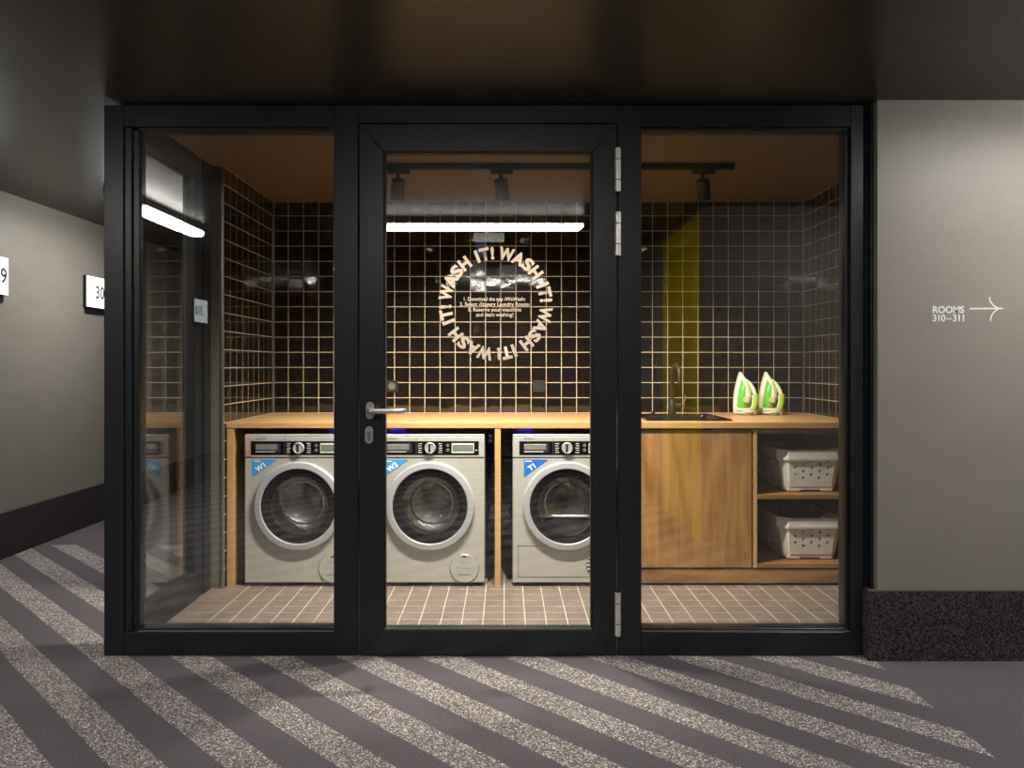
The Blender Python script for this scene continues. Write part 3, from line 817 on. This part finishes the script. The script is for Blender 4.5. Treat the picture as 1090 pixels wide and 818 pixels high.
def machine(cx, kind, label, txt):
    t = thing('washing_machine' if kind == 'W' else 'tumble_dryer', (cx, MY, 0.0085), label, 'washing machine' if kind == 'W' else 'dryer', 'laundry machines')
    hw, zt, dp = 0.298, 0.832, 0.60
    rz = 0.440; RO, RI = 0.243, 0.205
    n = 64
    # carcass with round front opening
    bm = bmesh.new()
    zf0, zf1 = 0.018, 0.704
    circ = [(0.215 * math.cos(2 * math.pi * i / n), 0.0, rz + 0.215 * math.sin(2 * math.pi * i / n)) for i in range(n)]
    circ2 = [(p[0], 0.03, p[2]) for p in circ]
    bm_ring_faces(bm, [circ2, circ, rect_ring(n, hw - 0.004, zf0 + 0.004, zf1, rz, 0.0), rect_ring(n, hw, zf0, zf1, rz, 0.004), rect_ring(n, hw, zf0, zf1, rz, dp)], True, False, True)
    obj('carcass', bm, 'machine_silver', t, True, angle=30)
    box('fascia', -hw, hw, -0.004, 0.10, 0.7065, zt - 0.012, 'machine_silver', t, 0.003)
    box('lid', -hw, hw, 0.0, dp, zt - 0.0115, zt, 'machine_silver', t, 0.004)
    box('rear_body', -hw + 0.001, hw - 0.001, 0.101, dp, 0.7045, zt - 0.012, 'machine_silver', t)
    # control strip
    st = box('control_strip', -0.262, 0.266, -0.0056, -0.0042, 0.720, 0.795, 'black_gloss', t, 0.0005)
    hd = box('dispenser_handle', -0.232, -0.10, -0.0072, -0.0057, 0.732, 0.784, 'dark_plastic', st, 0.0005)
    bm = bmesh.new(); bm_box(bm, -0.236, -0.116, -0.0085, -0.0073, 0.748, 0.778, 0.0008); obj('dispenser_plate', bm, 'steel', st)
    box('dispenser_lip', -0.236, -0.13, -0.009, -0.0073, 0.734, 0.740, 'ring_silver', st, 0.0005)
    box('seam', -0.0775, -0.0760, -0.0060, -0.0041, 0.708, 0.822, 'seam_grey', t)
    bm = bmesh.new(); bm_lathe_y(bm, [(0.031, -0.0057), (0.030, -0.018), (0.0265, -0.022), (0.024, -0.019)], 0.0, 0.758, 36, False, False)
    kn = obj('knob', bm, 'ring_silver', t, True)
    bm = bmesh.new(); bm_lathe_y(bm, [(0.0238, -0.019), (0.0238, -0.0185)], 0.0, 0.758, 32, True, False); obj('knob_cap', bm, 'ring_silver', kn, True)
    box('knob_mark', -0.009, 0.004, -0.0215, -0.0192, 0.738, 0.780, 'dark_plastic', kn, 0.001)
    sc_ = box('display', 0.118, 0.240, -0.0068, -0.0057, 0.731, 0.784, 'icon_white', st)
    box('screen', 0.121, 0.237, -0.0074, -0.0069, 0.7385, 0.7765, 'display_grey', sc_)
    for k in range(5): 
        box('programme_line', -0.066, -0.044 - 0.004 * (k % 2), -0.0061, -0.0057, 0.732 + 0.012 * k, 0.735 + 0.012 * k, 'icon_white', st)
        box('programme_line', 0.044 + 0.004 * (k % 2), 0.066, -0.0061, -0.0057, 0.732 + 0.012 * k, 0.735 + 0.012 * k, 'icon_white', st)
    for k in range(2): 
        bm = bmesh.new(); bm_lathe_y(bm, [(0.0095, -0.0058), (0.0085, -0.0072)], 0.096, 0.746 + 0.026 * k, 16, False, True); obj('button', bm, 'seam_grey', st, True)
    box('brand_text_line', 0.248, 0.258, -0.0061, -0.0057, 0.744, 0.748, 'icon_white', st)
    me = text_mesh('BOSCH', 0.017, 0.01, 0.0001, align='LEFT')
    put_text('brand_lettering', me, 'seam_grey', t, Matrix.Translation((-0.236, -0.0044, 0.803)) @ FRONT)
    # porthole door: ring, dark surround, glass bowl
    bm = bmesh.new()
    bm_lathe_y(bm, [(RO, -0.0005), (RO, -0.016), (RO - 0.003, -0.021), (RO - 0.006, -0.0235), (RI + 0.004, -0.026), (RI, -0.023), (RI, 0.0)], 0, rz, n)
    dr = obj('door_ring', bm, 'ring_silver', t, True, angle=25)
    bm = bmesh.new(); bm_lathe_y(bm, [(RI - 0.0005, -0.016), (0.185, -0.017), (0.163, -0.012), (0.158, 0.005)], 0, rz, n); obj('door_surround', bm, 'black_gloss', dr, True)
    bm = bmesh.new()
    bm_lathe_y(bm, [(0.158, 0.003), (0.152, 0.03), (0.140, 0.075), (0.115, 0.11), (0.07, 0.125), (0.02, 0.13)], 0, rz, 48, False, True); obj('door_glass', bm, 'door_glass', dr, True)
    bm = bmesh.new(); bm_lathe_y(bm, [(0.124, 0.093), (0.121, 0.088), (0.114, 0.088), (0.112, 0.096)], 0, rz, 48); obj('glass_rim', bm, 'chrome', dr, True)
    # gasket and drum behind the glass
    bm = bmesh.new(); bm_lathe_y(bm, [(0.213, 0.02), (0.20, 0.05), (0.175, 0.06), (0.17, 0.075), (0.18, 0.09)], 0, rz, 48); obj('gasket', bm, 'dark_plastic', t, True)
    bm = bmesh.new(); bm_lathe_y(bm, [(0.180, 0.092), (0.236, 0.11), (0.236, 0.42), (0.20, 0.44), (0.10, 0.455), (0.06, 0.43), (0.02, 0.425)], 0, rz, 48, False, True); dm = obj('drum', bm, 'drum_steel', t, True)
    for k in range(3):
        a = R(100 + 120 * k) + cx
        bm = bmesh.new()
        q = [(0.03, 0), (0.02, 0.045), (0, 0.06), (-0.02, 0.045), (-0.03, 0)]
        rings = []
        for y in (0.13, 0.41):
            rings.append([((0.233 - h) * math.cos(a) - w * math.sin(a), y, rz + (0.233 - h) * math.sin(a) + w * math.cos(a)) for w, h in q])
        bm_ring_faces(bm, rings, True, True, True); obj('drum_paddle', bm, 'steel', dm)
    # base
    if kind == 'W':
        bm = bmesh.new(); bm_lathe_y(bm, [(0.078, -0.0002), (0.078, -0.004), (0.0765, -0.0055)], 0.187, 0.098, 40, False, True)
        fc = obj('filter_cover', bm, 'machine_silver', t, True)
        bm = bmesh.new(); bm_lathe_y(bm, [(0.0805, -0.0003), (0.0805, -0.0012), (0.0782, -0.0012)], 0.187, 0.098, 40); obj('cover_gap', bm, 'seam_grey', fc)
        box('cover_latch', 0.175, 0.199, -0.0066, -0.0056, 0.158, 0.166, 'dark_plastic', fc)
        box('cover_line', 0.150, 0.222, -0.0062, -0.0056, 0.062, 0.065, 'seam_grey', fc)
        for w, z in ((0.021, 0.130), (0.045, 0.098)): box('cover_print', 0.187 - w, 0.187 + w, -0.0062, -0.0056, z, z + 0.006, 'lettering_blue', fc)
        tri_sticker(t, -0.253, 0.694, 0.130, 0.094, 'sticker_blue', txt)
    else:
        bm = bmesh.new()
        x0, x1, z0, z1 = -0.270, 0.270, 0.048, 0.222; g = 0.003
        for a_ in ((x0, x1, z0, z0 + g), (x0, x1, z1 - g, z1), (x0, x0 + g, z0 + g, z1 - g), (x1 - g, x1, z0 + g, z1 - g)):
            bm_box(bm, a_[0], a_[1], -0.0012, -0.0002, a_[2], a_[3])
        pn = obj('panel_gap', bm, 'seam_grey', t)
        bm = bmesh.new(); bm_lathe_y(bm, [(0.083, -0.0002), (0.083, -0.004), (0.080, -0.005)], 0.187, 0.115, 40, False, True); gr = obj('vent_grille', bm, 'seam_grey', t, True)
        for k in range(7):
            z = 0.115 - 0.063 + 0.021 * k; w = math.sqrt(max(0.0, 0.079 ** 2 - (z - 0.115) ** 2))
            box('slat', 0.187 - w, 0.187 + w, -0.009, -0.0051, z - 0.005, z + 0.005, 'machine_silver', gr, 0.001)
        tri_sticker(t, -0.236, 0.694, 0.130, 0.094, 'sticker_blue_deep', txt)
        bm = bmesh.new(); bm_prism(bm, [(0.147, 0.694), (0.236, 0.694), (0.236, 0.62)], -0.0022, -0.0012); obj('sticker', bm, 'sticker_blue_deep', t)
        # lint filter housing across the lower part of the opening
        bm = bmesh.new()
        arc = [(0.172 * math.cos(R(a_)), rz + 0.172 * math.sin(R(a_))) for a_ in range(205, 336, 10)]
        bm_prism(bm, arc, 0.078, 0.13); obj('filter_housing', bm, 'dark_plastic', t)
        box('filter_lip', -0.15, 0.15, 0.070, 0.082, rz - 0.078, rz - 0.066, 'steel', t, 0.002)
    if txt == 'W1':
        bm = bmesh.new()
        for a_ in ((-0.292, -0.266, 0.812, 0.8145), (-0.292, -0.266, 0.712, 0.7145), (-0.292, -0.2895, 0.7145, 0.812), (-0.2685, -0.266, 0.7145, 0.812)):
            bm_box(bm, a_[0], a_[1], -0.0052, -0.0042, a_[2], a_[3])
        lb = obj('warning_label', bm, 'red_print', t); lb['label'] = 'red outlined warning label'
        bm = bmesh.new(); bm_lathe_y(bm, [(0.009, -0.0042), (0.009, -0.0052), (0.006, -0.0052), (0.006, -0.0042)], -0.279, 0.733, 20); obj('warning_mark', bm, 'red_print', lb)
    for sx in (-1, 1):
        for y in (0.05, 0.55):
            bm = bmesh.new(); bm_lathe_z(bm, [(0.022, 0.0), (0.022, 0.008), (0.012, 0.010), (0.012, 0.022)], sx * 0.255, y, 16, True, True); obj('foot', bm, 'rubber', t, True)
    return t
machine(-1.132, 'W', 'silver front loading washing machine with blue W1 sticker', 'W1')
machine(-0.412, 'W', 'silver front loading washing machine with blue W2 sticker', 'W2')
machine(0.338, 'T', 'silver tumble dryer with dark blue T1 sticker', 'T1')

# blue LED strips under the worktop behind the machines
for x, lab in ((-1.02, 'blue LED strip glowing above washer W1'), (-0.66, 'blue LED strip glowing above washer W2'), (0.12, 'blue LED strip glowing above dryer T1')):
    t = thing('led_strip', (x, 4.74, CT - 0.0305), lab, 'LED light', 'blue LED strips')
    box('profile', -0.05, 0.05, -0.006, 0.006, -0.004, 0.0, 'steel', t)
    box('diffuser', -0.048, 0.048, -0.005, 0.005, -0.007, -0.0041, 'led_blue', t)

# water connection seen between W2 and the divider
t = thing('water_valve', (-0.098, YB, 0.70), 'chrome water valves with dark hose beside the divider panel', 'valve')
for z in (0.06, 0.028):
    bm = bmesh.new(); bm_tube(bm, [(0, -0.001, z), (0, -0.05, z)], 0.009, 12); vb = obj('valve_body', bm, 'chrome', t, True)
    bm = bmesh.new(); bm_tube(bm, [(0, -0.05, z), (0, -0.062, z)], 0.013, 12); obj('valve_knob', bm, 'chrome', vb, True)
bm = bmesh.new(); bm_tube(bm, smooth_path([(0, -0.04, 0.028), (0.004, -0.05, -0.02), (0.0, -0.05, -0.15), (-0.03, -0.05, -0.32), (-0.12, -0.05, -0.42), (-0.25, -0.05, -0.35)]), 0.010, 10); obj('hose', bm, 'dark_plastic', t, True)
t = thing('drain_pipe', (0.16, YB - 0.05, 0.602), 'pale horizontal drain pipe behind the dryer', 'pipe')
bm = bmesh.new(); bm_tube(bm, [(-0.17, 0, 0), (0.17, 0, 0)], 0.014, 14); obj('pipe', bm, 'steel', t, True)
bm = bmesh.new(); bm_tube(bm, [(0.0, 0, 0), (0, 0.049, 0)], 0.008, 10); obj('bracket', bm, 'steel', t, True)

# wall sockets
for px, lab in ((417.4, 'black wall socket on the tiles left, behind the door handle'), (573.5, 'black wall socket on the tiles below the lettering ring')):
    x, z = wpx(px, 411.3, YB)
    t = thing('wall_socket', (x, YB - 0.001, z), lab, 'socket', 'black wall sockets')
    box('plate', -0.040, 0.040, -0.010, -0.001, -0.040, 0.040, 'black_metal', t, 0.003)
    bm = bmesh.new(); bm_lathe_y(bm, [(0.024, -0.0102), (0.024, -0.012), (0.021, -0.012), (0.020, -0.0102)], 0, 0, 24, False, True); obj('insert', bm, 'seam_grey' if px < 500 else 'dark_plastic', t, True)

# ------------------------------------------------------------------ laundry baskets
def basket(z, label):
    t = thing('laundry_basket', (1.712, 4.348, z), label, 'basket', 'white plastic laundry baskets')
    W, Dp, H = 0.176, 0.52, 0.238        # half width at rim, depth, height
    def outline(s, c, z_, gx=0.0):
        """octagon: half width s, inset i, chamfer c, at height z_"""
        y0, y1 = gx, Dp - gx
        return [(-s + c, y0, z_), (s - c, y0, z_), (s, y0 + c, z_), (s, y1 - c, z_), (s - c, y1, z_), (-s + c, y1, z_), (-s, y1 - c, z_), (-s, y0 + c, z_)]
    zb, zt = 0.030, 0.186
    lo = outline(W - 0.030, 0.030, zb, 0.026); hi = outline(W - 0.006, 0.040, zt, 0.006)
    bm = bmesh.new()
    def P_(i, u, v):
        a, b_, c_, d_ = Vector(lo[i]), Vector(lo[(i + 1) % 8]), Vector(hi[i]), Vector(hi[(i + 1) % 8])
        return (a.lerp(b_, u)).lerp(c_.lerp(d_, u), v)
    cache = {}
    def V_(p):
        k = (round(p.x, 5), round(p.y, 5), round(p.z, 5))
        if k not in cache: cache[k] = bm.verts.new(p)
        return cache[k]
    def wall(i, nu, nv, hole, shape):
        for a in range(nu):
            for b_ in range(nv):
                u0, u1, v0, v1 = a / nu, (a + 1) / nu, b_ / nv, (b_ + 1) / nv
                q = [V_(P_(i, u0, v0)), V_(P_(i, u1, v0)), V_(P_(i, u1, v1)), V_(P_(i, u0, v1))]
                if not hole(a, b_): bm.faces.new(q); continue
                h = [V_(P_(i, u0 + (u1 - u0) * x, v0 + (v1 - v0) * y)) for x, y in shape]
                for k in range(4): bm.faces.new((q[k], q[(k + 1) % 4], h[(k + 1) % 4], h[k]))
    heart = [(0.42, 0.02), (0.58, 0.02), (0.90, 0.86), (0.10, 0.86)]
    slot = [(0.22, 0.04), (0.78, 0.04), (0.78, 0.96), (0.22, 0.96)]
    diam = [(0.28, 0.1), (0.72, 0.3), (0.72, 0.92), (0.28, 0.7)]
    fr = lambda a, b_: a % 2 == 1 and b_ in ((7, 5, 3) if ((a - 1) // 2) % 2 == 0 else (6, 4, 2))
    wall(0, 11, 8, fr, heart); wall(4, 11, 8, fr, heart)
    for i in (1, 3, 5, 7): wall(i, 1, 8, lambda a, b_: False, heart)
    sd = lambda a, b_: (1 <= b_ <= 6 and (a in (1, 2, 3, 4, 10, 11, 12, 13)))
    wall(2, 15, 8, sd, diam); wall(6, 15, 8, sd, diam)
    bm.faces.new([V_(Vector(p)) for p in reversed(lo)])
    o = obj('tub', bm, 'basket_white', t)
    md = o.modifiers.new('shell', 'SOLIDIFY'); md.thickness = 0.0028; md.offset = 1
    bm = bmesh.new()
    bm_ring_faces(bm, [outline(W - 0.008, 0.040, zt - 0.002, 0.008), outline(W + 0.010, 0.050, zt - 0.006, -0.010), outline(W + 0.012, 0.050, zt + 0.010, -0.012), outline(W + 0.009, 0.050, zt + 0.011, -0.009), outline(W + 0.010, 0.050, zt + 0.036, -0.010), outline(W + 0.004, 0.048, H, -0.004), outline(W - 0.006, 0.042, H - 0.002, 0.006), outline(W - 0.010, 0.040, zt - 0.002, 0.010)])
    obj('rim', bm, 'basket_white', t)
    # stepped base with a gap in the middle of the front
    for x0, x1 in ((-0.128, -0.052), (0.052, 0.128)):
        bm = bmesh.new(); bm_box(bm, x0, x1, 0.028, Dp - 0.028, 0.0, 0.031, 0.008); obj('foot', bm, 'basket_white', t)
    bm = bmesh.new(); bm_ring_faces(bm, [outline(W - 0.034, 0.030, 0.010, 0.030), outline(W - 0.028, 0.030, zb + 0.004, 0.0245)], True, True, True); obj('base', bm, 'basket_white', t)
    for sx in (-1, 1):
        bm = bmesh.new(); bm_box(bm, sx * (W - 0.020) - 0.008, sx * (W - 0.020) + 0.008, Dp / 2 - 0.008, Dp / 2 + 0.008, 0.045, 0.2, 0.003); obj('side_rib', bm, 'basket_white', t)
    return t
basket(0.5095, 'white plastic laundry basket with heart shaped holes on the upper shelf')
basket(0.1295, 'white plastic laundry basket with heart shaped holes on the bottom shelf')

# ------------------------------------------------------------------ steam irons standing on their heels
def iron(x, y, label):
    t = thing('steam_iron', (x, y, CT + 0.0005), label, 'iron', 'green and white steam irons', R(-60))
    prof = [(0.0, 0.046), (0.012, 0.054), (0.05, 0.058), (0.10, 0.056), (0.15, 0.047), (0.19, 0.036), (0.225, 0.023), (0.255, 0.010), (0.272, 0.001)]
    def outl(xx, s, z0=0.0, zk=1.0):
        right = [(xx, h * s, z0 + z * zk) for z, h in prof]; left = [(xx, -h * s, z0 + z * zk) for z, h in reversed(prof)]
        return right + left
    bm = bmesh.new(); bm_ring_faces(bm, [outl(0.0, 0.97), outl(0.004, 1.0), outl(0.010, 1.0)], True, True, True); obj('soleplate', bm, 'iron_beige', t)
    bm = bmesh.new(); bm_ring_faces(bm, [outl(0.0105, 1.02), outl(0.022, 1.0, 0.0, 0.985), outl(0.032, 0.92, 0.0, 0.93)], True, True, True); obj('skirt', bm, 'iron_white', t)
    bm = bmesh.new(); bm_ring_faces(bm, [outl(0.0325, 0.86, 0.012, 0.86), outl(0.050, 0.80, 0.013, 0.83), outl(0.068, 0.62, 0.016, 0.76), outl(0.074, 0.42, 0.02, 0.70)], True, True, True); obj('water_tank', bm, 'iron_green', t, True)
    # white ridge from nose to the dial
    bm = bmesh.new()
    rings = []
    for z, w, x0, x1 in ((0.254, 0.003, 0.026, 0.032), (0.235, 0.010, 0.028, 0.046), (0.20, 0.017, 0.034, 0.072), (0.15, 0.020, 0.05, 0.088), (0.10, 0.022, 0.06, 0.092), (0.075, 0.018, 0.06, 0.084)):
        rings.append([(x0, -w, z), (x0, w, z), ((x0 + x1) / 2, w, z), (x1, w * 0.6, z), (x1, -w * 0.6, z), ((x0 + x1) / 2, -w, z)])
    bm_ring_faces(bm, rings, True, True, True); obj('ridge', bm, 'iron_white', t, True, angle=60)
    bm = bmesh.new(); bm_tube(bm, [(0.078, -0.012, 0.098), (0.086, -0.030, 0.098)], 0.020, 20); obj('dial', bm, 'iron_beige', t, True)
    bm = bmesh.new(); bm_tube(bm, smooth_path([(0.062, 0, 0.215), (0.092, 0, 0.195), (0.120, 0, 0.160), (0.134, 0, 0.120)], 5), [0.011] * 15 + [0.012], 12); obj('handle_front', bm, 'iron_white', t, True)
    bm = bmesh.new(); bm_tube(bm, smooth_path([(0.138, 0, 0.135), (0.140, 0, 0.10), (0.132, 0, 0.06), (0.118, 0, 0.034), (0.108, 0, 0.017)], 5), 0.0145, 12); obj('handle_grip', bm, 'iron_lime', t, True)
    bm = bmesh.new(); bm_tube(bm, smooth_path([(0.119, 0, 0.13), (0.122, 0, 0.10), (0.114, 0, 0.06), (0.100, 0, 0.028), (0.086, 0, 0.006)], 5), 0.010, 10); obj('handle_inner', bm, 'iron_white', t, True)
    bm = bmesh.new(); bm_tube(bm, smooth_path([(0.075, -0.006, 0.215), (0.100, -0.008, 0.180), (0.120, -0.008, 0.140)], 5), 0.006, 8); obj('trigger', bm, 'iron_lime', t, True)
    box('heel', 0.012, 0.10, -0.044, 0.044, 0.0, 0.012, 'iron_white', t, 0.003)
    bm = bmesh.new(); bm_tube(bm, [(0.072, -0.018, 0.052), (0.080, -0.032, 0.052)], 0.010, 12); obj('steam_button', bm, 'red_print', t, True)['label'] = 'small red button'
    bm = bmesh.new()
    pts = []
    for k in range(0, 3 * 24 + 1):
        a = 2 * math.pi * k / 24; h = 0.010 + 0.011 * (k / 24) + 0.003 * math.sin(a * 2 + k * 0.1)
        pts.append((0.060 + 0.066 * math.cos(a), 0.066 * math.sin(a), h))
    pts += [(0.10, 0.05, 0.03), (0.03, 0.085, 0.03)]
    bm_tube(bm, pts, 0.0052, 8); obj('cord', bm, 'cord_white', t, True)
iron(1.500, 5.005, 'green and white steam iron nearer the sink, standing on its heel')
iron(1.663, 5.005, 'green and white steam iron nearer the right wall, standing on its heel')
